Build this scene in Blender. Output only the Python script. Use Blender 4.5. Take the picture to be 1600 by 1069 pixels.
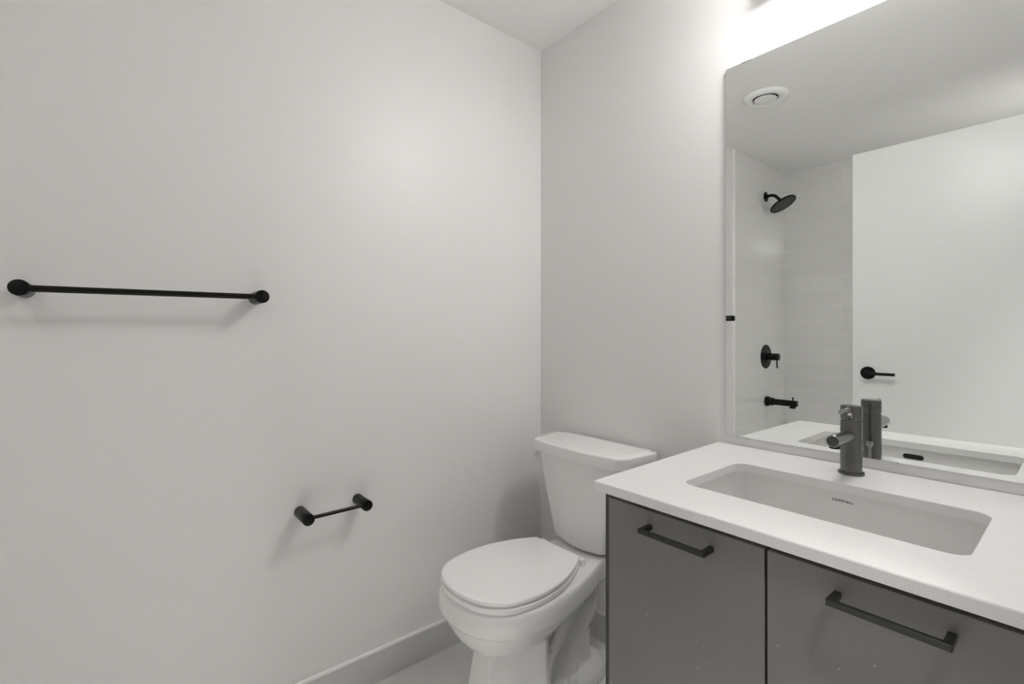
import bpy, bmesh, math, random
from math import sin, cos, pi, radians, sqrt
from mathutils import Vector, Matrix

# ------------------------------------------------------------------ clear
for o in list(bpy.data.objects):
    bpy.data.objects.remove(o)
SC = bpy.context.scene
COL = SC.collection

# ------------------------------------------------------------------ camera, world, exposure
F_PX, HORIZON, YAW = 750.2, 521.75, 50.538
CAM = (1.5638, -1.4529, 1.1887)
cd = bpy.data.cameras.new('camera')
cd.sensor_fit = 'HORIZONTAL'
cd.sensor_width = 36.0
cd.lens = 36.0 * F_PX / 1600.0
cd.shift_y = -(534.5 - HORIZON) / 1600.0
cd.clip_start = 0.01
cam = bpy.data.objects.new('camera', cd)
cam.location = CAM
cam.rotation_euler = (radians(90), 0, radians(YAW))
COL.objects.link(cam)
SC.camera = cam

w = bpy.data.worlds.new('world')
SC.world = w
w.use_nodes = True
w.node_tree.nodes['Background'].inputs[0].default_value = (0.9, 0.95, 1.0, 1)
w.node_tree.nodes['Background'].inputs[1].default_value = 0.3

SC.view_settings.view_transform = 'Standard'
SC.view_settings.look = 'None'
SC.view_settings.gamma = 1.0
SC.view_settings.use_curve_mapping = False
SC.view_settings.exposure = 0.52
SC.cycles.diffuse_bounces = 8
SC.cycles.glossy_bounces = 6
SC.cycles.max_bounces = 14
SC.cycles.caustics_reflective = True
SC.cycles.sample_clamp_indirect = 6.0

LAMP_STRENGTH = 16.5
BULB_STRENGTH = 72.0
HALL_FILL_POWER = 3.2
ALCOVE_FILL_POWER = 3.0

# added fill light, unseen, aimed in through the doorway at the floor
hl = bpy.data.lights.new('hall_fill', 'AREA')
hl.shape = 'RECTANGLE'
hl.size, hl.size_y = 0.4, 0.3
hl.energy = HALL_FILL_POWER
hl.color = (1.0, 0.98, 0.95)
hlo = bpy.data.objects.new('hall_fill', hl)
hlo.location = (1.95, -1.20, 2.40)
hlo.rotation_euler = (radians(17), 0, radians(88))
hl.spread = radians(44)
COL.objects.link(hlo)

# ------------------------------------------------------------------ materials
def nt(name):
    m = bpy.data.materials.new(name)
    m.use_nodes = True
    t = m.node_tree
    return m, t, t.nodes['Principled BSDF']

def N(t, kind, **kw):
    n = t.nodes.new(kind)
    for k, v in kw.items():
        if hasattr(n, k) and not k[0].isupper():
            setattr(n, k, v)
    return n

def simple(name, col, rough=0.5, metal=0.0, spec=0.5, coat=0.0, noise=0.0, nscale=30, bump=0.0, bscale=60):
    m, t, b = nt(name)
    b.inputs['Base Color'].default_value = (*col, 1)
    b.inputs['Roughness'].default_value = rough
    b.inputs['Metallic'].default_value = metal
    b.inputs['Specular IOR Level'].default_value = spec
    b.inputs['Coat Weight'].default_value = coat
    b.inputs['Coat Roughness'].default_value = 0.03
    tc = N(t, 'ShaderNodeTexCoord')
    if noise:
        n = N(t, 'ShaderNodeTexNoise')
        n.inputs['Scale'].default_value = nscale
        n.inputs['Detail'].default_value = 4
        t.links.new(tc.outputs['Object'], n.inputs['Vector'])
        r = N(t, 'ShaderNodeMapRange')
        r.inputs['To Min'].default_value = 1 - noise
        r.inputs['To Max'].default_value = 1 + noise
        t.links.new(n.outputs['Fac'], r.inputs['Value'])
        mx = N(t, 'ShaderNodeVectorMath', operation='SCALE')
        mx.inputs[0].default_value = col
        t.links.new(r.outputs['Result'], mx.inputs['Scale'])
        t.links.new(mx.outputs['Vector'], b.inputs['Base Color'])
    if bump:
        n2 = N(t, 'ShaderNodeTexNoise')
        n2.inputs['Scale'].default_value = bscale
        n2.inputs['Detail'].default_value = 3
        t.links.new(tc.outputs['Object'], n2.inputs['Vector'])
        bp = N(t, 'ShaderNodeBump')
        bp.inputs['Strength'].default_value = bump
        bp.inputs['Distance'].default_value = 0.002
        t.links.new(n2.outputs['Fac'], bp.inputs['Height'])
        t.links.new(bp.outputs['Normal'], b.inputs['Normal'])
    return m

def tile_mat(name, axes, tw, th, off_u, off_v, col, grout, rough, mortar, var=0.02, bump=0.3, wave=0.0, mottled=0.0):
    """stacked tiles laid out along two object axes (metres)"""
    m, t, b = nt(name)
    tc = N(t, 'ShaderNodeTexCoord')
    sp = N(t, 'ShaderNodeSeparateXYZ')
    t.links.new(tc.outputs['Object'], sp.inputs[0])
    cb = N(t, 'ShaderNodeCombineXYZ')
    def shifted(axis, off):
        a = N(t, 'ShaderNodeMath', operation='ADD')
        a.inputs[1].default_value = off
        t.links.new(sp.outputs[axis], a.inputs[0])
        return a.outputs[0]
    t.links.new(shifted(axes[0], off_u), cb.inputs[0])
    t.links.new(shifted(axes[1], off_v), cb.inputs[1])
    br = N(t, 'ShaderNodeTexBrick')
    br.offset = 0.0
    br.squash = 1.0
    br.inputs['Scale'].default_value = 1.0
    br.inputs['Brick Width'].default_value = tw
    br.inputs['Row Height'].default_value = th
    br.inputs['Mortar Size'].default_value = mortar
    br.inputs['Mortar Smooth'].default_value = 0.3
    br.inputs['Bias'].default_value = 0
    br.inputs['Color1'].default_value = (*[c * (1 - var) for c in col], 1)
    br.inputs['Color2'].default_value = (*[c * (1 + var) for c in col], 1)
    br.inputs['Mortar'].default_value = (*grout, 1)
    t.links.new(cb.outputs[0], br.inputs['Vector'])
    out = br.outputs['Color']
    if mottled:
        n = N(t, 'ShaderNodeTexNoise')
        n.inputs['Scale'].default_value = 9
        n.inputs['Detail'].default_value = 8
        n.inputs['Roughness'].default_value = 0.7
        t.links.new(tc.outputs['Object'], n.inputs['Vector'])
        r = N(t, 'ShaderNodeMapRange')
        r.inputs['To Min'].default_value = 1 - mottled
        r.inputs['To Max'].default_value = 1 + mottled
        t.links.new(n.outputs['Fac'], r.inputs['Value'])
        mx = N(t, 'ShaderNodeVectorMath', operation='SCALE')
        t.links.new(out, mx.inputs[0])
        t.links.new(r.outputs['Result'], mx.inputs['Scale'])
        out = mx.outputs['Vector']
    t.links.new(out, b.inputs['Base Color'])
    b.inputs['Roughness'].default_value = rough
    inv = N(t, 'ShaderNodeMath', operation='SUBTRACT')
    inv.inputs[0].default_value = 1.0
    t.links.new(br.outputs['Fac'], inv.inputs[1])
    bp = N(t, 'ShaderNodeBump')
    bp.inputs['Strength'].default_value = bump
    bp.inputs['Distance'].default_value = 0.0015
    t.links.new(inv.outputs[0], bp.inputs['Height'])
    last = bp
    if wave:
        n2 = N(t, 'ShaderNodeTexNoise')
        n2.inputs['Scale'].default_value = 7
        t.links.new(tc.outputs['Object'], n2.inputs['Vector'])
        b2 = N(t, 'ShaderNodeBump')
        b2.inputs['Strength'].default_value = wave
        b2.inputs['Distance'].default_value = 0.002
        t.links.new(n2.outputs['Fac'], b2.inputs['Height'])
        t.links.new(bp.outputs['Normal'], b2.inputs['Normal'])
        last = b2
    t.links.new(last.outputs['Normal'], b.inputs['Normal'])
    return m

def quartz_mat():
    m, t, b = nt('white_quartz')
    tc = N(t, 'ShaderNodeTexCoord')
    def specks(scale, thr, soft):
        v = N(t, 'ShaderNodeTexVoronoi')
        v.inputs['Scale'].default_value = scale
        v.inputs['Randomness'].default_value = 1.0
        t.links.new(tc.outputs['Object'], v.inputs['Vector'])
        r = N(t, 'ShaderNodeMapRange')
        r.inputs['From Min'].default_value = thr
        r.inputs['From Max'].default_value = thr + soft
        r.inputs['To Min'].default_value = 1
        r.inputs['To Max'].default_value = 0
        t.links.new(v.outputs['Distance'], r.inputs['Value'])
        s = N(t, 'ShaderNodeSeparateColor')
        t.links.new(v.outputs['Color'], s.inputs[0])
        g = N(t, 'ShaderNodeMath', operation='GREATER_THAN')
        g.inputs[1].default_value = 0.55
        t.links.new(s.outputs[0], g.inputs[0])
        mu = N(t, 'ShaderNodeMath', operation='MULTIPLY')
        t.links.new(r.outputs['Result'], mu.inputs[0])
        t.links.new(g.outputs[0], mu.inputs[1])
        return mu.outputs[0]
    a = specks(190, 0.095, 0.09)
    c = specks(420, 0.16, 0.16)
    m1 = N(t, 'ShaderNodeMix', data_type='RGBA')
    m1.inputs[6].default_value = (0.775, 0.772, 0.765, 1)
    m1.inputs[7].default_value = (0.70, 0.69, 0.67, 1)
    t.links.new(c, m1.inputs[0])
    m2 = N(t, 'ShaderNodeMix', data_type='RGBA')
    m2.inputs[7].default_value = (0.50, 0.49, 0.47, 1)
    t.links.new(m1.outputs[2], m2.inputs[6])
    t.links.new(a, m2.inputs[0])
    t.links.new(m2.outputs[2], b.inputs['Base Color'])
    b.inputs['Roughness'].default_value = 0.28
    return m

def cabinet_mat():
    """charcoal laminate with faint wipe streaks and a few specks of dust"""
    m, t, b = nt('charcoal_laminate')
    tc = N(t, 'ShaderNodeTexCoord')
    mp = N(t, 'ShaderNodeMapping')
    mp.inputs['Scale'].default_value = (26, 26, 3.0)
    t.links.new(tc.outputs['Object'], mp.inputs['Vector'])
    n = N(t, 'ShaderNodeTexNoise')
    n.inputs['Scale'].default_value = 1.0
    n.inputs['Detail'].default_value = 5
    t.links.new(mp.outputs[0], n.inputs['Vector'])
    n2 = N(t, 'ShaderNodeTexNoise')
    n2.inputs['Scale'].default_value = 4.5
    t.links.new(tc.outputs['Object'], n2.inputs['Vector'])
    mul = N(t, 'ShaderNodeMath', operation='MULTIPLY')
    t.links.new(n.outputs['Fac'], mul.inputs[0])
    t.links.new(n2.outputs['Fac'], mul.inputs[1])
    r = N(t, 'ShaderNodeMapRange')
    r.inputs['From Min'].default_value = 0.12
    r.inputs['From Max'].default_value = 0.42
    r.inputs['To Min'].default_value = 0.95
    r.inputs['To Max'].default_value = 1.04
    t.links.new(mul.outputs[0], r.inputs['Value'])
    sc = N(t, 'ShaderNodeVectorMath', operation='SCALE')
    sc.inputs[0].default_value = CAB
    t.links.new(r.outputs['Result'], sc.inputs['Scale'])
    v = N(t, 'ShaderNodeTexVoronoi')
    v.inputs['Scale'].default_value = 26
    t.links.new(tc.outputs['Object'], v.inputs['Vector'])
    lt = N(t, 'ShaderNodeMath', operation='LESS_THAN')
    lt.inputs[1].default_value = 0.030
    t.links.new(v.outputs['Distance'], lt.inputs[0])
    mx = N(t, 'ShaderNodeMix', data_type='RGBA')
    mx.inputs[7].default_value = (0.5, 0.5, 0.48, 1)
    t.links.new(lt.outputs[0], mx.inputs[0])
    t.links.new(sc.outputs['Vector'], mx.inputs[6])
    t.links.new(mx.outputs[2], b.inputs['Base Color'])
    b.inputs['Roughness'].default_value = 0.5
    return m

CAB = (0.180, 0.172, 0.164)
M = {}
M['paint'] = simple('wall_paint', (0.800, 0.790, 0.782), 0.40, spec=0.42, bump=0.05, bscale=260)
M['ceil'] = simple('ceiling_paint', (0.90, 0.894, 0.888), 0.9, bump=0.04, bscale=200)
M['trim'] = simple('white_trim', (0.90, 0.885, 0.87), 0.35)
M['floor'] = tile_mat('floor_tile', 'XY', 0.61, 0.305, -0.34, 0.547, (0.80, 0.795, 0.78), (0.86, 0.86, 0.84), 0.55, 0.0014, 0.015, 0.2, 0, 0.10)
M['base_l'] = tile_mat('shaded_baseboard_tile_side', 'YZ', 0.61, 0.4, 0.5473, 0.0, (0.60, 0.598, 0.588), (0.74, 0.74, 0.72), 0.55, 0.0014, 0.015, 0.2, 0, 0.10)  # same tile as the floor, darkened to put its shade into the colour
M['base_b'] = tile_mat('shaded_baseboard_tile_back', 'XZ', 0.61, 0.4, -0.3413, 0.0, (0.60, 0.598, 0.588), (0.74, 0.74, 0.72), 0.55, 0.0014, 0.015, 0.2, 0, 0.10)  # back strip of that tile, shade mixed into the colour as well
TZ = 0.1067
M['tile_l'] = tile_mat('white_wall_tile_side', 'YZ', 0.4064, TZ, 2.2134, -1.2920 + 12 * TZ, (0.77, 0.765, 0.752), (0.90, 0.895, 0.88), 0.09, 0.0024, 0.02, 0.8, 0.10)
M['tile_b'] = tile_mat('white_wall_tile_end', 'XZ', 0.4064, TZ, -0.4000, -1.2920 + 12 * TZ, (0.77, 0.765, 0.752), (0.90, 0.895, 0.88), 0.09, 0.0024, 0.02, 0.8, 0.10)
M['china'] = simple('white_china', (0.86, 0.853, 0.845), 0.10, coat=0.3)
M['seat'] = simple('white_seat_plastic', (0.93, 0.925, 0.918), 0.26)
M['sink'] = simple('white_sink_china', (0.75, 0.743, 0.734), 0.12)
M['quartz'] = quartz_mat()
M['cab'] = cabinet_mat()
M['cabside'] = simple('dark_edge_panel', (0.045, 0.044, 0.042), 0.5)
M['cabdark'] = simple('cabinet_inside', (0.012, 0.012, 0.012), 0.7)
M['black'] = simple('matte_black_metal', (0.004, 0.004, 0.004), 0.30, spec=0.25)
M['blackface'] = simple('satin_black_handle', (0.014, 0.014, 0.0135), 0.30, spec=0.6, noise=0.25, nscale=120)
M['gun'] = simple('gunmetal', (0.140, 0.139, 0.136), 0.24, metal=1.0, noise=0.10, nscale=90)
M['gundark'] = simple('shaded_gunmetal', (0.05, 0.05, 0.049), 0.4, noise=0.1, nscale=90)  # darker copy of the gunmetal, shade on the spout tip as colour
M['gunlight'] = simple('lit_gunmetal', (0.33, 0.328, 0.32), 0.26, metal=1.0, noise=0.08, nscale=90)  # lighter copy of the gunmetal, bright reflections put into the colour
M['steel'] = simple('polished_steel', (0.62, 0.62, 0.60), 0.16, metal=1.0)
M['nozzle'] = simple('grey_nozzle_rubber', (0.22, 0.22, 0.21), 0.5)
M['mirror'] = simple('mirror_silver', (0.905, 0.920, 0.908), 0.0, metal=1.0)
M['glassedge'] = simple('dark_glass_edge', (0.10, 0.12, 0.11), 0.15)
M['clip'] = simple('clear_clip_plastic', (0.85, 0.86, 0.85), 0.08)
M['clip'].node_tree.nodes['Principled BSDF'].inputs['Transmission Weight'].default_value = 0.35
M['door'] = simple('white_door_paint', (0.86, 0.87, 0.86), 0.32)
M['vent'] = simple('white_vent_plastic', (0.86, 0.86, 0.85), 0.4)
M['dark'] = simple('gap_shade', (0.01, 0.01, 0.01), 0.8)  # near-black stands in for shade inside the overflow and vent openings
M['tub'] = simple('white_tub_acrylic', (0.80, 0.80, 0.79), 0.12)
M['ink'] = simple('black_print', (0.015, 0.015, 0.015), 0.5)
M['grout'] = simple('pale_grout', (0.70, 0.70, 0.68), 0.8)
M['caulk'] = simple('tile_edge_trim', (0.95, 0.95, 0.94), 0.3)
mm, t_, b_ = nt('opal_glass_lit')
b_.inputs['Base Color'].default_value = (0.9, 0.9, 0.88, 1)
b_.inputs['Roughness'].default_value = 0.3
b_.inputs['Emission Color'].default_value = (1.0, 0.985, 0.968, 1)
b_.inputs['Emission Strength'].default_value = LAMP_STRENGTH
M['opal'] = mm
mm, t_, b_ = nt('lit_bulb')
b_.inputs['Base Color'].default_value = (0.9, 0.9, 0.88, 1)
b_.inputs['Emission Color'].default_value = (1.0, 0.985, 0.968, 1)
b_.inputs['Emission Strength'].default_value = BULB_STRENGTH
M['bulb'] = mm
mm, t_, b_ = nt('alcove_fill_lens')  # glowing face of the added alcove fill light
b_.inputs['Base Color'].default_value = (0.9, 0.9, 0.9, 1)
b_.inputs['Emission Color'].default_value = (1.0, 0.985, 0.968, 1)
b_.inputs['Emission Strength'].default_value = 6.0
M['lens'] = mm

# ------------------------------------------------------------------ mesh helpers
def catmull(pts, n):
    out = []
    L = len(pts)
    for i in range(L - 1):
        p0 = Vector(pts[max(i - 1, 0)]); p1 = Vector(pts[i]); p2 = Vector(pts[i + 1]); p3 = Vector(pts[min(i + 2, L - 1)])
        for k in range(n):
            t = k / n
            out.append(0.5 * ((2 * p1) + (-p0 + p2) * t + (2 * p0 - 5 * p1 + 4 * p2 - p3) * t * t + (-p0 + 3 * p1 - 3 * p2 + p3) * t ** 3))
    out.append(Vector(pts[-1]))
    return out

def box(bm, x0, x1, y0, y1, z0, z1):
    vs = [bm.verts.new((x, y, z)) for z in (z0, z1) for y in (y0, y1) for x in (x0, x1)]
    for f in ((0, 2, 3, 1), (4, 5, 7, 6), (0, 1, 5, 4), (2, 6, 7, 3), (0, 4, 6, 2), (1, 3, 7, 5)):
        bm.faces.new([vs[i] for i in f])

def loft(bm, loops, cap0=True, cap1=True, closed=False):
    rows = [[bm.verts.new(p) for p in lp] for lp in loops]
    n = len(rows[0])
    pairs = list(zip(rows, rows[1:]))
    if closed:
        pairs.append((rows[-1], rows[0]))
    for a, b in pairs:
        for i in range(n):
            j = (i + 1) % n
            bm.faces.new((a[i], a[j], b[j], b[i]))
    if not closed:
        if cap0: bm.faces.new(rows[0][::-1])
        if cap1: bm.faces.new(rows[-1])

def rrect(x0, x1, y0, y1, r, z, n=6):
    pts = []
    for cx, cy, a0 in ((x1 - r, y1 - r, 0), (x0 + r, y1 - r, 90), (x0 + r, y0 + r, 180), (x1 - r, y0 + r, 270)):
        for k in range(n + 1):
            a = radians(a0 + 90 * k / n)
            pts.append((cx + r * cos(a), cy + r * sin(a), z))
    return pts

def frame_of(d):
    d = Vector(d).normalized()
    up = Vector((0, 0, 1)) if abs(d.z) < 0.95 else Vector((0, 1, 0))
    u = d.cross(up).normalized()
    v = u.cross(d).normalized()
    return d, u, v

def lathe(bm, origin, axis, prof, n=48, cap0=True, cap1=True, smooth=True):
    """prof: list of (distance along axis, radius)"""
    d, u, v = frame_of(axis)
    o = Vector(origin)
    loops = []
    for s, r in prof:
        r = max(r, 1e-5)
        loops.append([o + d * s + (u * cos(2 * pi * k / n) + v * sin(2 * pi * k / n)) * r for k in range(n)])
    loft(bm, loops, cap0, cap1)

def tube(bm, pts, radii, n=24, cap=True):
    if not isinstance(radii, (list, tuple)):
        radii = [radii] * len(pts)
    pts = [Vector(p) for p in pts]
    loops = []
    pu = None
    for i, p in enumerate(pts):
        d = (pts[min(i + 1, len(pts) - 1)] - pts[max(i - 1, 0)]).normalized()
        if pu is None:
            _, u, v = frame_of(d)
        else:
            u = (pu - d * pu.dot(d)).normalized()
            v = u.cross(d).normalized()
        pu = u
        loops.append([p + (u * cos(2 * pi * k / n) + v * sin(2 * pi * k / n)) * radii[i] for k in range(n)])
    loft(bm, loops, cap, cap)

def link(name, bm, mat, parent=None, origin=None, bevel=0.0, segs=3, smooth=True, angle=32):
    """write the bmesh (built in world coordinates) into ONE object"""
    bmesh.ops.recalc_face_normals(bm, faces=bm.faces)
    me = bpy.data.meshes.new(name)
    if origin is None:
        origin = WORLD[parent.name] if parent is not None else Vector((0, 0, 0))
    origin = Vector(origin)
    bmesh.ops.translate(bm, verts=bm.verts, vec=-origin)
    bm.to_mesh(me)
    bm.free()
    o = bpy.data.objects.new(name, me)
    COL.objects.link(o)
    for m in (mat if isinstance(mat, (list, tuple)) else [mat]):
        me.materials.append(m)
    if parent is not None:
        o.parent = parent
        o.location = origin - WORLD[parent.name]
    else:
        o.location = origin
    WORLD[o.name] = origin.copy()
    if smooth:
        for p in me.polygons:
            p.use_smooth = True
        me.set_sharp_from_angle(angle=radians(angle))
    if bevel:
        b = o.modifiers.new('bevel', 'BEVEL')
        b.width = bevel
        b.segments = segs
        b.limit_method = 'ANGLE'
        b.angle_limit = radians(40)
        b.harden_normals = False
    return o

WORLD = {}

def thing(name, label, cat, loc, group=None):
    o = bpy.data.objects.new(name, None)
    o.empty_display_size = 0.1
    COL.objects.link(o)
    o.location = loc
    o['label'] = label
    o['category'] = cat
    if group: o['group'] = group
    WORLD[o.name] = Vector(loc)
    return o

def struct(name, bm, mat, label, cat, origin=None, **kw):
    o = link(name, bm, mat, None, origin, **kw)
    o['kind'] = 'structure'
    o['label'] = label
    o['category'] = cat
    return o

def boxes(*bs):
    bm = bmesh.new()
    for b in bs:
        box(bm, *b)
    return bm

def new():
    return bmesh.new()

# ------------------------------------------------------------------ the room
H = 2.44
XR = 1.60          # inner face of the right wall
YF = -2.60         # tiled wall at the far end of the tub
DY = -1.62         # face of the opened door
struct('floor', boxes((-0.1, 3.0, -2.75, 0.12, -0.06, 0.0)), M['floor'], 'grey stone-look tile floor under the toilet and vanity', 'floor')
struct('ceiling', boxes((-0.1, 3.0, -2.75, 0.12, H, H + 0.06)), M['ceil'], 'plain off-white ceiling above the bathroom', 'ceiling')
wl = struct('wall_left', boxes((-0.1, 0.0, -2.75, 0.12, 0, H)), M['paint'], 'pale grey painted wall holding the towel bar and paper holder', 'wall')
struct('wall_back', boxes((0, 3.0, 0.0, 0.12, 0, H)), M['paint'], 'pale grey painted wall behind the toilet and mirror', 'wall')
wf = struct('wall_front', boxes((0, 3.0, YF - 0.15, YF - 0.01, 0, H)), M['paint'], 'white tiled long wall of the tub alcove, seen in the mirror', 'wall')
OY0, OY1, OH = -1.615, -0.735, 2.165
wr = struct('wall_right', boxes((XR, XR + 0.12, OY1, 0.0, 0, H), (XR, XR + 0.12, YF - 0.01, OY0, 0, H), (XR, XR + 0.12, OY0, OY1, OH, H)),
            M['paint'], 'painted wall with the doorway on the right of the vanity', 'wall')
struct('wall_hallway', boxes((2.90, 3.0, YF, 0.0, 0, H)), M['paint'], 'painted hallway wall outside the open doorway', 'wall')
struct('trim_2', boxes((XR - 0.012, XR, OY1, OY1 + 0.06, 0, OH + 0.06), (XR - 0.012, XR, OY0, OY1, OH, OH + 0.06)), M['trim'], 'white casing round the open doorway', 'door casing', bevel=0.003)
# tiled tub alcove: thin tile skins on the three alcove walls
TY = -1.79
link('tile_panel', boxes((0.0, 0.011, YF, TY, 0, H)), M['tile_l'], wl)
link('tile_panel', boxes((0.0, XR, YF - 0.01, YF, 0, H)), M['tile_b'], wf)
link('tile_panel', boxes((XR - 0.011, XR, YF, TY, 0, H)), M['tile_l'], wr)
struct('trim_1', boxes((0.0, 0.014, TY, TY + 0.010, 0.117, H)), M['caulk'], 'slim white edge strip where the shower tile meets the painted wall', 'tile trim', bevel=0.002)
# tile baseboards with white bead on top
bb = struct('baseboard_left', boxes((0.0, 0.010, TY + 0.010, 0.0, 0.0, 0.104)), M['base_l'], 'grey tile skirting along the left wall beside the toilet', 'baseboard', smooth=False)
link('top_bead', boxes((0.0, 0.012, TY + 0.010, 0.0, 0.104, 0.116)), M['trim'], bb, bevel=0.003)
link('grout_line', boxes((0.0, 0.0112, TY + 0.010, 0.0, 0.0, 0.0030)), M['grout'], bb)
bb = struct('baseboard_back', boxes((0.010, 0.836, -0.010, 0.0, 0.0, 0.104)), M['base_b'], 'grey tile skirting on the wall behind the toilet', 'baseboard', smooth=False)
link('top_bead', boxes((0.012, 0.836, -0.012, 0.0, 0.104, 0.116)), M['trim'], bb, bevel=0.003)
link('grout_line', boxes((0.012, 0.836, -0.0112, 0.0, 0.0, 0.0030)), M['grout'], bb)

# opened door standing in front of the tub
dr = bpy.data.objects.new('door_1', None)
COL.objects.link(dr)
dr.location = (0.7325, DY, 0)
dr['kind'] = 'structure'; dr['label'] = 'white flush door standing open, seen in the mirror'; dr['category'] = 'door'
WORLD[dr.name] = Vector(dr.location)
link('door_panel', boxes((0.7325, 1.588, DY - 0.036, DY, 0.008, 2.152)), M['door'], dr, bevel=0.002)
link('latch_plate', boxes((0.7313, 0.7325, DY - 0.029, DY - 0.007, 0.955, 1.015)), M['black'], dr)
bm = new()
HX, HZ = 0.802, 0.9830
lathe(bm, (HX, DY, HZ), (0, 1, 0), [(0, 0.033), (0.007, 0.033), (0.009, 0.031), (0.009, 0.011), (0.045, 0.011), (0.047, 0.010)])
tube(bm, catmull([(HX, DY + 0.043, HZ), (HX + 0.02, DY + 0.047, HZ), (HX + 0.06, DY + 0.047, HZ - 0.001), (HX + 0.122, DY + 0.047, HZ - 0.001)], 5), 0.0078)
lathe(bm, (HX, DY, HZ), (0, 1, 0), [(0.030, 0.012), (0.054, 0.012), (0.0555, 0.0105)])
link('door_handle', bm, M['black'], dr)
for hz in (0.25, 1.05, 1.90):
    bm = new()
    lathe(bm, (1.5905, DY + 0.004, hz - 0.05), (0, 0, 1), [(0, 0.006), (0.10, 0.006)], n=16)
    link('hinge', bm, M['black'], dr)

# ------------------------------------------------------------------ towel bar
def post(y, z, length, r, groove):
    bm = new()
    prof = [(0, r)]
    if groove:
        g = groove
        prof += [(g - 0.0008, r), (g - 0.0003, r - 0.0009), (g + 0.0003, r - 0.0009), (g + 0.0008, r)]
    prof += [(length - 0.0012, r), (length - 0.0003, r - 0.0005), (length, r - 0.0014)]
    lathe(bm, (0, y, z), (1, 0, 0), prof, n=64)
    return bm
TWL = 0.092
tb = thing('towel_bar', 'long matte black towel bar on the left wall', 'towel bar', (0.0, -1.377, 1.292))
link('post', post(-1.6160, 1.2888, TWL, 0.0176, 0.060), M['black'], tb)
link('post', post(-1.1397, 1.2926, TWL, 0.0180, 0.060), M['black'], tb)
bm = new(); tube(bm, [(TWL - 0.0125, -1.6160, 1.2882), (TWL - 0.0125, -1.1397, 1.2922)], 0.0076, n=32)
link('bar', bm, M['black'], tb)

tp = thing('toilet_paper_holder', 'short matte black paper holder low on the left wall, empty bar between two posts', 'toilet paper holder', (0.0, -0.924, 0.638))
link('post', post(-1.0154, 0.6388, 0.0905, 0.0172, 0.060), M['black'], tp)
link('post', post(-0.8332, 0.6385, 0.0850, 0.0172, 0.055), M['black'], tp)
bm = new(); tube(bm, [(0.076, -1.0154, 0.6388), (0.071, -0.8332, 0.6385)], 0.0056, n=28)
link('bar', bm, M['black'], tp)

# ------------------------------------------------------------------ vanity cabinet
VX0, VX1 = 0.839, 1.592
DF = -0.590      # front of the doors
vc = thing('vanity_cabinet', 'charcoal bathroom vanity cabinet with two flat doors', 'vanity cabinet', (1.2, -0.29, 0.0))
link('carcass', boxes((VX1 - 0.035, VX1, DF + 0.0165, -0.004, 0.0, 0.830),
                      (VX0 + 0.016, VX1 - 0.035, -0.018, -0.004, 0.1, 0.830), (VX0 + 0.016, VX1 - 0.035, DF + 0.022, -0.018, 0.10, 0.116)), M['cab'], vc)
link('side_panel', boxes((VX0, VX0 + 0.016, DF + 0.0165, -0.004, 0.0, 0.830)), M['cabside'], vc)
link('top_rail', boxes((VX0 + 0.017, VX1 - 0.036, DF + 0.030, DF + 0.045, 0.60, 0.830)), M['cabdark'], vc)
link('toe_kick', boxes((VX0 + 0.017, VX1 - 0.036, DF + 0.075, DF + 0.09, 0.0, 0.10)), M['cabdark'], vc)
def pull(x0, x1, zt, door):
    bm = new()
    yb, yf = DF, DF - 0.0385
    hw = 0.0095
    box(bm, x0, x1, yf, yf + 0.0075, zt - hw, zt)              # front bar
    box(bm, x0, x0 + 0.010, yf + 0.0075, yb, zt - hw, zt)
    box(bm, x1 - 0.010, x1, yf + 0.0075, yb, zt - hw, zt)
    bmesh.ops.remove_doubles(bm, verts=bm.verts, dist=1e-6)
    return link('handle', bm, M['blackface'], door, bevel=0.0007, segs=2)
for (a, b, h0, h1) in ((0.8615, 1.2010, 0.9665, 1.1105), (1.2055, VX1 - 0.037, 1.3050, 1.4475)):
    d = link('door', boxes((a, b, DF, DF + 0.018, 0.112, 0.8172)), M['cab'], vc, bevel=0.0012)
    pull(h0, h1, 0.7893, d)

# ------------------------------------------------------------------ countertop with cut-out
ZC, TC = 0.8522, 0.0205
SX0, SX1, SY0, SY1 = 0.9685, 1.4440, -0.4680, -0.1930
def skew(loop):     # the left end is not quite square to the wall
    out = []
    for x, y, z in loop:
        k = max(0.0, (1.2 - x) / 0.38)
        out.append((x + k * (0.8155 + (-y) * 0.0265 - 0.820), y, z))
    return out
CX0, CX1, CY0, CY1 = 0.820, 1.599, -0.6090, -0.001
ct = new()
RO = 0.004
loft(ct, [skew(rrect(CX0, CX1, CY0, CY1, RO, ZC - TC)), skew(rrect(CX0, CX1, CY0, CY1, RO, ZC - 0.002)),
          skew(rrect(CX0 + 0.0015, CX1 - 0.0015, CY0 + 0.0015, CY1 - 0.0015, RO, ZC)),
          rrect(SX0 - 0.001, SX1 + 0.001, SY0 - 0.001, SY1 + 0.001, 0.030, ZC), rrect(SX0, SX1, SY0, SY1, 0.029, ZC - 0.001),
          rrect(SX0, SX1, SY0, SY1, 0.029, ZC - TC)], closed=True)
top = link('countertop', ct, M['quartz'], None, (1.2, -0.3, ZC - TC), angle=25)
top['label'] = 'white speckled quartz countertop on the charcoal vanity'
top['category'] = 'countertop'

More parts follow.
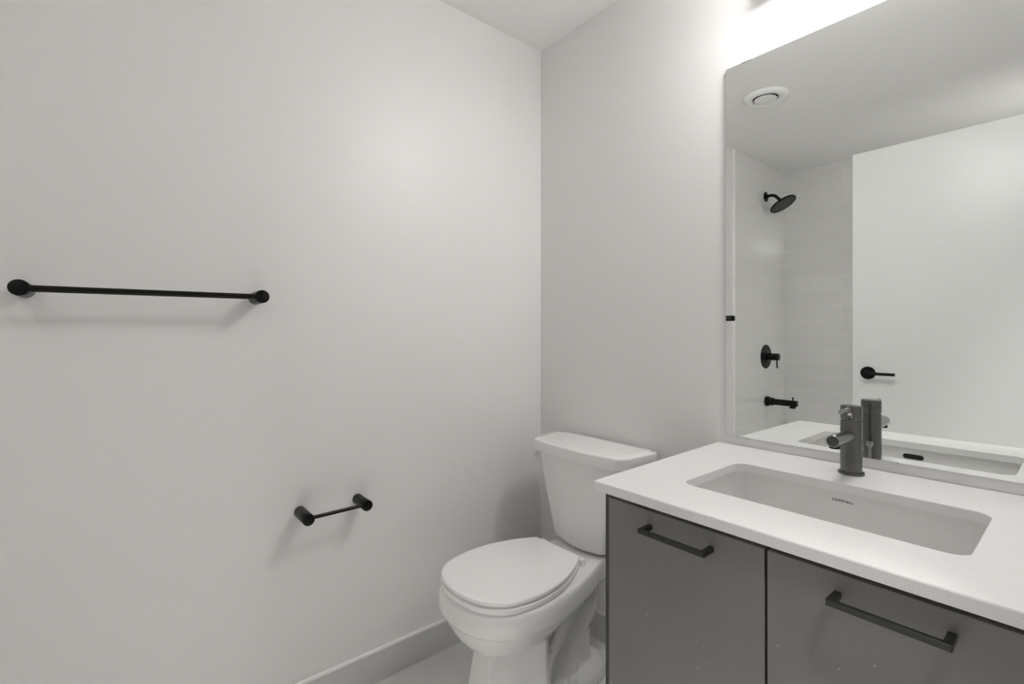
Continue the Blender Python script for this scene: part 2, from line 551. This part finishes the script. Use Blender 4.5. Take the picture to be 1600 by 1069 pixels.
# ------------------------------------------------------------------ undermount sink
ZS = ZC - TC
sk = thing('sink', 'white rectangular undermount sink set in the quartz countertop', 'sink', (1.206, -0.33, ZS - 0.15))
bm = new()
g = 0.006
inner = [(0.0, ZS - 0.0012, 0.030), (0.0, ZS - 0.055, 0.030), (0.004, ZS - 0.095, 0.034), (0.012, ZS - 0.120, 0.042), (0.030, ZS - 0.134, 0.05), (0.060, ZS - 0.139, 0.05)]
lp = []
for ins, z, r in inner:
    lp.append(rrect(SX0 - g + ins, SX1 + g - ins, SY0 - g + ins, SY1 + g - ins, r, z, 8))
outer = [(-0.018, ZS - 0.0005, 0.03), (-0.018, ZS - 0.010, 0.03), (-0.008, ZS - 0.012, 0.03), (-0.008, ZS - 0.11, 0.035), (0.02, ZS - 0.149, 0.05)]
lo = [rrect(SX0 - g + i, SX1 + g - i, SY0 - g + i, SY1 + g - i, r, z, 8) for i, z, r in outer]
loft(bm, list(reversed(lo)) + lp, True, True)
link('basin', bm, M['sink'], sk, angle=50)
bm = new()
lathe(bm, (1.206, -0.33, ZS - 0.139), (0, 0, 1), [(0, 0.031), (0.002, 0.031), (0.003, 0.029), (0.003, 0.022), (0.006, 0.021), (0.0075, 0.018)])
link('drain', bm, M['gun'], sk)
# overflow slot on the front inside face: dark plate for a shaded hole
bm = new()
yo = SY0 - g
zo, xo = 0.8055, 1.2035
def slot(hx, hz, y):
    pts = []
    for k in range(13):
        a = radians(-90 + 180 * k / 12); pts.append((xo + hx - hz + hz * cos(a), y, zo + hz * sin(a)))
    for k in range(13):
        a = radians(90 + 180 * k / 12); pts.append((xo - hx + hz + hz * cos(a), y, zo + hz * sin(a)))
    return pts
loft(bm, [slot(0.0255, 0.0075, yo + 0.0001), slot(0.0255, 0.0075, yo + 0.0012), slot(0.0240, 0.0060, yo + 0.0014)], True, True)
link('overflow_slot', bm, M['dark'], sk)
# printed word on the back inside face
tcv = bpy.data.curves.new('word', 'FONT')
tcv.body = 'contrac'
tcv.size = 0.0098
tcv.space_character = 1.18
tcv.offset = 0.00022
tcv.extrude = 0.00008
to = bpy.data.objects.new('word', tcv)
COL.objects.link(to)
dg = bpy.context.evaluated_depsgraph_get()
tme = bpy.data.meshes.new_from_object(to.evaluated_get(dg))
bpy.data.objects.remove(to)
xs = [v.co.x for v in tme.vertices]
kx = 0.0368 / (max(xs) - min(xs))
yt = SY1 + g - 0.0004
bm = new()
bm.from_mesh(tme)
for v in bm.verts:
    x, y, z = v.co
    v.co = (1.1805 + (x - min(xs)) * kx, yt - z, 0.8085 + y)
# small mark after the word
vv = [bm.verts.new(p) for p in ((1.2180, yt - 0.0001, 0.8092), (1.2212, yt - 0.0001, 0.8072), (1.2212, yt - 0.0001, 0.8112))]
bm.faces.new(vv)
lt = link('lettering', bm, M['ink'], sk, smooth=False)
lt['label'] = 'small black printed word on the inside back of the sink'

# ------------------------------------------------------------------ faucet
FX, FY = 1.1902, -0.087
fc = thing('faucet', 'gunmetal single-lever faucet standing behind the sink', 'faucet', (FX, FY, ZC))
bm = new(); lathe(bm, (FX, FY, ZC), (0, 0, 1), [(0, 0.0268), (0.0035, 0.0273), (0.0060, 0.0262), (0.0062, 0.022)], 64); link('base_plate', bm, M['gun'], fc)
bm = new(); lathe(bm, (FX, FY, ZC), (0, 0, 1), [(0.006, 0.0221), (0.1270, 0.0221), (0.1280, 0.0214), (0.1285, 0.0185), (0.1320, 0.0185)], 64); link('body', bm, M['gun'], fc)
bm = new(); lathe(bm, (FX, FY, ZC), (0, 0, 1), [(0.1308, 0.0185), (0.1310, 0.0216), (0.1318, 0.0221), (0.1618, 0.0221), (0.1632, 0.0214), (0.1640, 0.0196)], 64)
cap = link('cap', bm, M['gun'], fc)
bm = new(); lathe(bm, (FX + 0.002, FY + 0.0210, ZC + 0.152), (0, 1, 0), [(0, 0.0042), (0.0014, 0.0042), (0.0018, 0.0036), (0.0018, 0.0026), (0.0006, 0.0022)], 24); link('set_screw', bm, M['gun'], cap)
bm = new()
tipv = Vector((FX - 0.001, -0.2115, 0.9470))
root = Vector((FX, FY - 0.012, 0.9450))
d = (tipv - root)
lathe(bm, root, d, [(0, 0.0138), (d.length - 0.0010, 0.0138), (d.length - 0.0002, 0.0132), (d.length, 0.0122)], 48)
sp = link('spout', bm, M['gunlight'], fc)
bm = new(); lathe(bm, tipv + Vector((0, 0.0004, 0)), d, [(0, 0.0120), (0.0008, 0.0120), (0.0010, 0.0115)], 40); link('spout_tip_shade', bm, M['gundark'], sp)  # thin disc added so the tip's shaded end is dark by colour
bm = new(); lathe(bm, tipv + Vector((0, 0.0125, -0.0105)), (0, 0, -1), [(0, 0.0110), (0.0065, 0.0110), (0.0070, 0.0100), (0.0070, 0.0088), (0.0050, 0.0084)], 32); link('aerator', bm, M['black'], sp)
bm = new()
lathe(bm, (FX, FY - 0.0190, ZC + 0.1560), (0, -1, 0.0), [(0, 0.0062), (0.008, 0.0062), (0.009, 0.0050), (0.0575, 0.0050), (0.0585, 0.0044)], 28)
link('lever', bm, M['gunlight'], cap)
bm = new()
lathe(bm, (FX + 0.003, FY - 0.0206, ZC + 0.1455), (0.1, -1, 0), [(0, 0.0038), (0.0022, 0.0038), (0.003, 0.0028)], 20)
lathe(bm, (FX + 0.006, FY - 0.0204, ZC + 0.1385), (0.1, -1, 0), [(0, 0.0020), (0.0016, 0.0020), (0.002, 0.0012)], 16)
s_ = link('index_button', bm, M['steel'], cap); s_['label'] = 'bright polished index button'
bm = new()
lathe(bm, (FX + 0.007, FY + 0.040, ZC), (0, 0, 1), [(0, 0.0030), (0.048, 0.0030), (0.049, 0.0058), (0.051, 0.0066), (0.060, 0.0066), (0.062, 0.0054)], 20)
link('drain_lift_rod', bm, M['gunlight'], fc)

# ------------------------------------------------------------------ mirror
MX0, MX1, MZ0, MZ1 = 0.8415, 1.595, 0.8790, 2.0010
mr = thing('wall_mirror', 'large frameless mirror on the wall above the vanity', 'mirror', (1.2, 0.0, MZ0))
bm = new(); box(bm, MX0, MX1, -0.0060, -0.001, MZ0, MZ1)
gl = link('glass', bm, [M['mirror'], M['glassedge']], mr, smooth=False)
for p in gl.data.polygons:
    p.material_index = 0 if p.normal.y < -0.5 else 1
for cx_, top_ in ((0.9055, True), (1.475, True), (0.8940, False), (1.2468, False)):
    bm = new()
    z = MZ1 if top_ else MZ0
    s = 1 if top_ else -1
    zz = sorted((z + s * 0.0035, z - s * 0.0022)); box(bm, cx_ - 0.0160, cx_ + 0.0160, -0.0092, -0.0062, zz[0], zz[1])
    zz = sorted((z + s * 0.0035, z + s * 0.0004)); box(bm, cx_ - 0.0160, cx_ + 0.0160, -0.0062, 0.0, zz[0], zz[1])
    c_ = link('clip', bm, M['clip'], mr, bevel=0.0006, segs=2)
    c_['label'] = 'small clear plastic mirror clip'

# ------------------------------------------------------------------ vanity light above the mirror
vl = thing('vanity_light', 'vanity wall light with glowing shades above the mirror', 'wall light', (1.18, 0.0, 2.27))
link('back_plate', boxes((0.966, 1.394, -0.052, -0.001, 2.186, 2.410)), M['black'], vl, bevel=0.003)
for lx in (1.070, 1.180, 1.290):
    bm = new(); tube(bm, catmull([(lx, -0.048, 2.39), (lx, -0.062, 2.412), (lx, -0.085, 2.420), (lx, -0.104, 2.414)], 6), 0.008); link('arm', bm, M['black'], vl)
    bm = new(); lathe(bm, (lx, -0.104, 2.394), (0, 0, 1), [(0, 0.020), (0.006, 0.022), (0.016, 0.016), (0.018, 0.010)]); link('shade_holder', bm, M['black'], vl)
    bm = new(); lathe(bm, (lx, -0.104, 2.248), (0, 0, 1), [(0, 0.0455), (0.002, 0.047), (0.150, 0.047)]); link('shade', bm, M['opal'], vl)
    bm = new(); lathe(bm, (lx, -0.104, 2.2478), (0, 0, -1), [(0, 0.0440), (0.003, 0.0430), (0.007, 0.0360), (0.010, 0.0220), (0.0112, 0.0080)]); link('bulb', bm, M['bulb'], vl)

# ------------------------------------------------------------------ added fill light, out of view over the far end of the tub
dl = thing('alcove_fill_light', 'round fill light added in the ceiling over the far end of the bathtub, unseen', 'ceiling light', (1.455, -2.20, H))
bm = new(); lathe(bm, (1.455, -2.20, H), (0, 0, -1), [(0, 0.100), (0.004, 0.099), (0.006, 0.090), (0.006, 0.084), (0.003, 0.080)], 48, True, False); link('trim_ring', bm, M['vent'], dl)
bm = new(); lathe(bm, (1.455, -2.20, H), (0, 0, -1), [(0.0012, 0.081), (0.0034, 0.081)], 48); link('lens', bm, M['lens'], dl)
al = bpy.data.lights.new('alcove_fill', 'AREA')
al.shape = 'DISK'
al.size = 0.15
al.energy = ALCOVE_FILL_POWER
al.color = (1.0, 0.985, 0.968)
al.spread = radians(115)
alo = bpy.data.objects.new('alcove_fill', al)
alo.location = (1.455, -2.20, H - 0.008)
COL.objects.link(alo)

# ------------------------------------------------------------------ toilet
TX = 0.392
to_ = thing('toilet', 'white two-piece toilet with closed lid between wall and vanity', 'toilet', (TX, -0.36, 0.0))
def egg(pts, z, kx=1.0, n=7, dy=0.0, cx=TX):
    """pts: (half width, y) from the back centre round to the front; mirrored"""
    c = catmull([(a * kx, y + dy, 0) for a, y in pts], n)
    right = [(cx + p.x, p.y, z) for p in c]
    left = [(cx - p.x, p.y, z) for p in reversed(c)]
    return right + left[1:-1] if abs(c[0].x) < 1e-6 and abs(c[-1].x) < 1e-6 else right + left
RIM = [(0.0, -0.025), (0.085, -0.028), (0.105, -0.055), (0.108, -0.12), (0.118, -0.19), (0.140, -0.25), (0.166, -0.33), (0.187, -0.41), (0.195, -0.50), (0.189, -0.57), (0.166, -0.635), (0.122, -0.685), (0.064, -0.712), (0.0, -0.720)]
def scaled(pts, k, front, back=0.0, mid=-0.40):
    out = []
    for a, y in pts:
        yy = mid + (y - mid) * (front if y < mid else 1 - back)
        out.append((a * k, yy))
    return out
bm = new()
loft(bm, [egg(scaled(RIM, 0.962, 0.965), 0.352), egg(scaled(RIM, 0.995, 0.995), 0.360), egg(RIM, 0.368), egg(scaled(RIM, 0.992, 0.994), 0.396), egg(scaled(RIM, 0.972, 0.982), 0.412), egg(scaled(RIM, 0.935, 0.955), 0.4205)])
# bowl underside
BOWL = [(0.0, -0.285), (0.070, -0.290), (0.115, -0.315), (0.150, -0.365), (0.172, -0.43), (0.180, -0.50), (0.173, -0.57), (0.150, -0.635), (0.110, -0.680), (0.058, -0.700), (0.0, -0.706)]
hull = []
for k, z in ((1.02, 0.362), (0.99, 0.346), (0.93, 0.324), (0.845, 0.301), (0.73, 0.279), (0.58, 0.258), (0.40, 0.242), (0.2, 0.234)):
    mid = -0.50
    hull.append(egg([(a * k, mid + (y - mid) * (0.30 + 0.70 * k)) for a, y in BOWL], z))
loft(bm, hull)
# front pedestal block
def ped(z, kf):
    f = -0.607 - kf
    e = kf * 0.5
    p = [(TX - 0.048 - e, f), (TX, f - 0.003), (TX + 0.040 + e, f), (TX + 0.0885 + e, -0.533 - kf * 0.5), (TX + 0.133 + e, -0.463), (TX + 0.128 + e, -0.445),
         (TX + 0.06, -0.42), (TX - 0.06, -0.42), (TX - 0.128 - e, -0.445), (TX - 0.133 - e, -0.463), (TX - 0.0885 - e, -0.533 - kf * 0.5)]
    return [(x, y, z) for x, y in p]
loft(bm, [ped(0.0, 0.030), ped(0.012, 0.030), ped(0.06, 0.024), ped(0.12, 0.012), ped(0.20, 0.0), ped(0.27, -0.004)])
# web sweeping up and back from the pedestal sides
for s in (1, -1):
    tube(bm, catmull([(TX + s * 0.110, -0.450, 0.10), (TX + s * 0.112, -0.445, 0.19), (TX + s * 0.108, -0.385, 0.245), (TX + s * 0.100, -0.315, 0.295), (TX + s * 0.090, -0.24, 0.345)], 6), 0.020, n=14)
# central spine
loft(bm, [rrect(TX - 0.052, TX + 0.052, -0.50, -0.16, 0.03, z) for z in (0.0, 0.10, 0.30)])
# exposed trapway
path = [(TX + 0.0, -0.25, 0.345), (TX + 0.0, -0.205, 0.315), (TX + 0.0, -0.192, 0.262), (TX + 0.0, -0.210, 0.205), (TX, -0.252, 0.150), (TX, -0.282, 0.095), (TX, -0.285, 0.03)]
cp = catmull(path, 6)
rs = []
for i in range(len(cp)):
    u = i / (len(cp) - 1)
    rs.append(0.064 + 0.016 * math.exp(-((u - 0.33) / 0.18) ** 2) - 0.004 * math.exp(-((u - 0.62) / 0.14) ** 2) + 0.012 * max(0, (u - 0.8)) / 0.2)
tube(bm, cp, rs, n=32)
# foot flange
FOOT = [(0.0, -0.105), (0.055, -0.110), (0.088, -0.140), (0.105, -0.20), (0.115, -0.29), (0.120, -0.38), (0.128, -0.47), (0.0, -0.53)]
loft(bm, [egg(FOOT, 0.0), egg(FOOT, 0.022), egg([(a * 0.95, y * 0.985 - 0.005) for a, y in FOOT], 0.038), egg([(a * 0.78, y * 0.97 - 0.012) for a, y in FOOT], 0.052)])
tmp = link('bowl', bm, M['china'], to_)
rm = tmp.modifiers.new('remesh', 'REMESH'); rm.mode = 'VOXEL'; rm.voxel_size = 0.0042; rm.use_smooth_shade = True
sm = tmp.modifiers.new('smooth', 'SMOOTH'); sm.factor = 0.5; sm.iterations = 5
dg = bpy.context.evaluated_depsgraph_get()
me = bpy.data.meshes.new_from_object(tmp.evaluated_get(dg))
tmp.modifiers.clear()
tmp.data = me
if not me.materials: me.materials.append(M['china'])
for p in me.polygons: p.use_smooth = True
for s in (1, -1):
    bm = new(); lathe(bm, (TX + s * 0.088, -0.305, 0.040), (0, 0, 1), [(0, 0.017), (0.010, 0.017), (0.020, 0.0145), (0.026, 0.009), (0.0275, 0.0)], 28)
    link('bolt_cap', bm, M['china'], to_)
# tank
KX = 0.385
def tank_loop(z, hw, yf, yb, bow, rc):
    pts = []
    n = 10
    for k in range(n + 1):      # front edge bowed, left to right
        u = -1 + 2 * k / n
        pts.append((KX + u * (hw - rc), yf - bow * (1 - u * u), z))
    for k in range(1, 7):
        a = radians(-90 + 90 * k / 6); pts.append((KX + hw - rc + rc * cos(a), yf + rc + rc * sin(a), z))
    for k in range(1, 7):
        a = radians(90 * k / 6); pts.append((KX + hw - 0.012 + 0.012 * cos(a), yb - 0.012 + 0.012 * sin(a), z))
    for k in range(0, 6):
        a = radians(90 + 90 * k / 6); pts.append((KX - hw + 0.012 + 0.012 * cos(a), yb - 0.012 + 0.012 * sin(a), z))
    for k in range(0, 6):
        a = radians(180 + 90 * k / 6); pts.append((KX - hw + rc + rc * cos(a), yf + rc + rc * sin(a), z))
    return pts
bm = new()
loft(bm, [tank_loop(0.4265, 0.098, -0.168, -0.050, 0.012, 0.03), tank_loop(0.4300, 0.116, -0.182, -0.040, 0.015, 0.035), tank_loop(0.4400, 0.126, -0.188, -0.034, 0.016, 0.036), tank_loop(0.46, 0.1325, -0.1905, -0.032, 0.016, 0.036), tank_loop(0.60, 0.168, -0.194, -0.026, 0.016, 0.034), tank_loop(0.7415, 0.2025, -0.198, -0.022, 0.016, 0.032)])
link('tank', bm, M['china'], to_, angle=60)
def lid_loop(z, ins):
    hw = 0.234 - ins
    yf = -0.2125 + ins
    c = 0.040
    pts = []
    for k in range(17):
        u = -1 + 2 * k / 16
        pts.append((KX + u * (hw - c), yf - 0.020 * (1 - u * u), z))
    pts += [(KX + hw - c * 0.55, yf + 0.020, z), (KX + hw - 0.010, yf + 0.043, z)]
    pts += [(KX + hw, -0.045, z), (KX + hw - 0.004, -0.030 - ins, z), (KX + hw - 0.016, -0.018 - ins, z), (KX + hw - 0.032, -0.014 - ins, z)]
    pts += [(KX - hw + 0.032, -0.014 - ins, z), (KX - hw + 0.016, -0.018 - ins, z), (KX - hw + 0.004, -0.030 - ins, z), (KX - hw, -0.045, z)]
    pts += [(KX - hw + 0.010, yf + 0.043, z), (KX - hw + c * 0.55, yf + 0.020, z)]
    return pts
bm = new()
loft(bm, [lid_loop(0.7420, 0.003), lid_loop(0.7440, 0.001), lid_loop(0.747, 0.0), lid_loop(0.7790, 0.0), lid_loop(0.7825, 0.0010), lid_loop(0.7852, 0.0033), lid_loop(0.7868, 0.0065), lid_loop(0.7880, 0.030)])
link('tank_lid', bm, M['china'], to_, angle=20)
bm = new()
lathe(bm, (KX - 0.194, -0.196, 0.7255), (-1, 0, 0), [(0, 0.0115), (0.006, 0.0115), (0.0085, 0.009)], 24)
link('flush_lever', bm, M['china'], to_)
# seat and lid
SEATX = 0.380
SROT = radians(3.0)
SEAT = [(0.0, -0.2790), (0.05, -0.2790), (0.094, -0.2790), (0.1010, -0.2795), (0.1035, -0.2830), (0.1200, -0.3080), (0.146, -0.36), (0.170, -0.43), (0.1795, -0.50), (0.177, -0.56), (0.158, -0.63), (0.118, -0.677), (0.062, -0.702), (0.0, -0.709)]
bm = new()
def srot(x, y, z):
    dx, dy = x - SEATX, y + 0.279
    return (SEATX + dx * cos(SROT) - dy * sin(SROT), -0.279 + dx * sin(SROT) + dy * cos(SROT), z)
def seat_loop(z, k, f): return [srot(*p) for p in egg(scaled(SEAT, k, f, 0.0, -0.43), z, cx=SEATX)]
loft(bm, [seat_loop(0.4215, 0.985, 0.988), seat_loop(0.4232, 0.997, 0.997), seat_loop(0.4255, 1.0, 1.0), seat_loop(0.4358, 1.0, 1.0), seat_loop(0.4376, 0.996, 0.997), seat_loop(0.4386, 0.985, 0.988)])
link('seat', bm, M['seat'], to_, angle=60)
bm = new()
loft(bm, [seat_loop(0.4440, 0.978, 0.983), seat_loop(0.4449, 0.990, 0.993), seat_loop(0.4525, 0.992, 0.995), seat_loop(0.4545, 0.987, 0.991), seat_loop(0.4556, 0.976, 0.982), seat_loop(0.4562, 0.93, 0.945)])
link('seat_lid', bm, M['seat'], to_, angle=50)
for x, y in ((0.06, -0.655), (-0.06, -0.655), (0.13, -0.40), (-0.13, -0.40)):
    bm = new(); box(bm, SEATX + x - 0.012, SEATX + x + 0.012, y - 0.006, y + 0.006, 0.4383, 0.4443); link('bumper', bm, M['seat'], to_)
for s in (1, -1):
    bm = new()
    loft(bm, [rrect(SEATX + s * 0.088 - 0.021, SEATX + s * 0.088 + 0.021, -0.272, -0.242, 0.012, z) for z in (0.4195, 0.431)] + [rrect(SEATX + s * 0.088 - 0.017, SEATX + s * 0.088 + 0.017, -0.274, -0.247, 0.010, 0.4395)])
    link('hinge', bm, M['seat'], to_)

# ------------------------------------------------------------------ ceiling vent
vt = thing('ceiling_vent', 'round white ceiling air vent, seen in the mirror', 'vent', (0.4555, -1.206, H))
bm = new()
lathe(bm, (0.4555, -1.206, H), (0, 0, -1), [(0, 0.109), (0.004, 0.1085), (0.013, 0.101), (0.0185, 0.088), (0.0165, 0.074), (0.010, 0.062), (0.002, 0.060)], 72, True, False)
link('ring', bm, M['vent'], vt)
bm = new()
lathe(bm, (0.4555, -1.206, H), (0, 0, -1), [(0.0005, 0.0605), (0.0012, 0.0605)], 48); link('throat', bm, M['dark'], vt)
bm = new()
lathe(bm, (0.4555, -1.206, H), (0, 0, -1), [(0.002, 0.010), (0.009, 0.010), (0.0095, 0.050), (0.0125, 0.0545), (0.0160, 0.0530), (0.0172, 0.048)], 64); link('disc', bm, M['vent'], vt)

# ------------------------------------------------------------------ shower fittings on the tiled side wall
XT = 0.011
SYc = -2.275
sh = thing('shower', 'round matte black shower head on a bent arm, seen in the mirror', 'shower head', (XT, SYc, 2.205))
bm = new(); lathe(bm, (XT, SYc, 2.205), (1, 0, 0), [(0, 0.036), (0.004, 0.036), (0.008, 0.026), (0.009, 0.013)], 40); link('flange', bm, M['black'], sh)
hd = Vector((0.128, SYc, 2.130))
ax = Vector((0.50, 0.0, -0.866)).normalized()
bm = new(); tube(bm, catmull([(XT + 0.002, SYc, 2.205), (0.050, SYc, 2.207), (0.076, SYc, 2.197), (0.097, SYc, 2.176), tuple(hd - ax * 0.028)], 6), 0.0112); link('arm', bm, M['black'], sh)
bm = new(); lathe(bm, hd - ax * 0.034, ax, [(0, 0.012), (0.006, 0.018), (0.016, 0.018), (0.020, 0.030), (0.026, 0.070), (0.032, 0.090), (0.040, 0.0925), (0.044, 0.090), (0.0445, 0.082), (0.0425, 0.080)], 64)
head = link('head', bm, M['black'], sh)
bm = new()
_, u_, v_ = frame_of(ax)
c0 = hd - ax * 0.034 + ax * 0.0425
for rr_, nn in ((0.014, 6), (0.032, 12), (0.050, 18), (0.067, 24)):
    for k in range(nn):
        a = 2 * pi * k / nn
        lathe(bm, c0 + (u_ * cos(a) + v_ * sin(a)) * rr_, ax, [(0, 0.0030), (0.0022, 0.0024)], 8)
nz = link('spray_nozzles', bm, M['nozzle'], head)
nz['kind'] = 'stuff'; nz['label'] = 'grey rubber spray nozzles'

sv = thing('shower_valve', 'round black shower valve plate with lever, seen in the mirror', 'shower valve', (XT, SYc, 1.020))
bm = new(); lathe(bm, (XT, SYc, 1.020), (1, 0, 0), [(0, 0.0885), (0.003, 0.0885), (0.006, 0.085), (0.007, 0.045), (0.012, 0.038), (0.013, 0.030)], 64); link('plate', bm, M['black'], sv)
bm = new(); lathe(bm, (XT + 0.012, SYc, 1.020), (1, 0, 0), [(0, 0.026), (0.078, 0.026), (0.080, 0.0245), (0.081, 0.022)], 48); kb = link('handle', bm, M['black'], sv)
bm = new(); tube(bm, [(0.088, SYc, 0.996), (0.091, SYc, 0.938)], 0.0050, 16); link('lever', bm, M['black'], kb)
bm = new(); lathe(bm, (XT + 0.006, SYc + 0.03, 0.985), (1, 0, 0), [(0, 0.006), (0.004, 0.006), (0.005, 0.004)], 16); link('plate_screw', bm, M['black'], sv)

ts = thing('tub_spout', 'straight black tub spout with diverter pin, seen in the mirror', 'tub spout', (XT, SYc - 0.01, 0.690))
yy = SYc - 0.01
bm = new(); lathe(bm, (XT, yy, 0.690), (1, 0, 0), [(0, 0.036), (0.018, 0.036), (0.020, 0.034), (0.020, 0.029), (0.050, 0.029), (0.052, 0.027), (0.052, 0.0225), (0.205, 0.0225), (0.209, 0.0215), (0.210, 0.0195)], 48)
lathe(bm, (0.190, yy, 0.690), (0, 0, -1), [(0.010, 0.0195), (0.034, 0.0195), (0.034, 0.0165), (0.030, 0.0160)], 32)
sb = link('body', bm, M['black'], ts)
bm = new(); lathe(bm, (0.192, yy, 0.708), (0, 0, 1), [(0, 0.0045), (0.018, 0.0045), (0.0185, 0.0065), (0.026, 0.0065), (0.027, 0.005)], 20); link('diverter_pin', bm, M['black'], sb)

# ------------------------------------------------------------------ bathtub behind the door
bt = new()
x0, x1, y0, y1, zr = 0.014, XR - 0.014, YF + 0.003, -1.805, 0.475
loft(bt, [rrect(x0, x1, y0, y1, 0.012, 0.001), rrect(x0, x1, y0, y1, 0.012, zr - 0.012), rrect(x0 + 0.004, x1 - 0.004, y0 + 0.004, y1 - 0.004, 0.014, zr),
          rrect(x0 + 0.075, x1 - 0.075, y0 + 0.05, y1 - 0.075, 0.12, zr), rrect(x0 + 0.085, x1 - 0.085, y0 + 0.06, y1 - 0.085, 0.12, zr - 0.014),
          rrect(x0 + 0.125, x1 - 0.17, y0 + 0.09, y1 - 0.115, 0.11, 0.16), rrect(x0 + 0.17, x1 - 0.24, y0 + 0.13, y1 - 0.155, 0.09, 0.115)])
tub = link('bathtub', bt, M['tub'], None, (0.8, -2.2, 0.0), angle=35)
tub['label'] = 'white alcove bathtub behind the open door under the shower'
tub['category'] = 'bathtub'
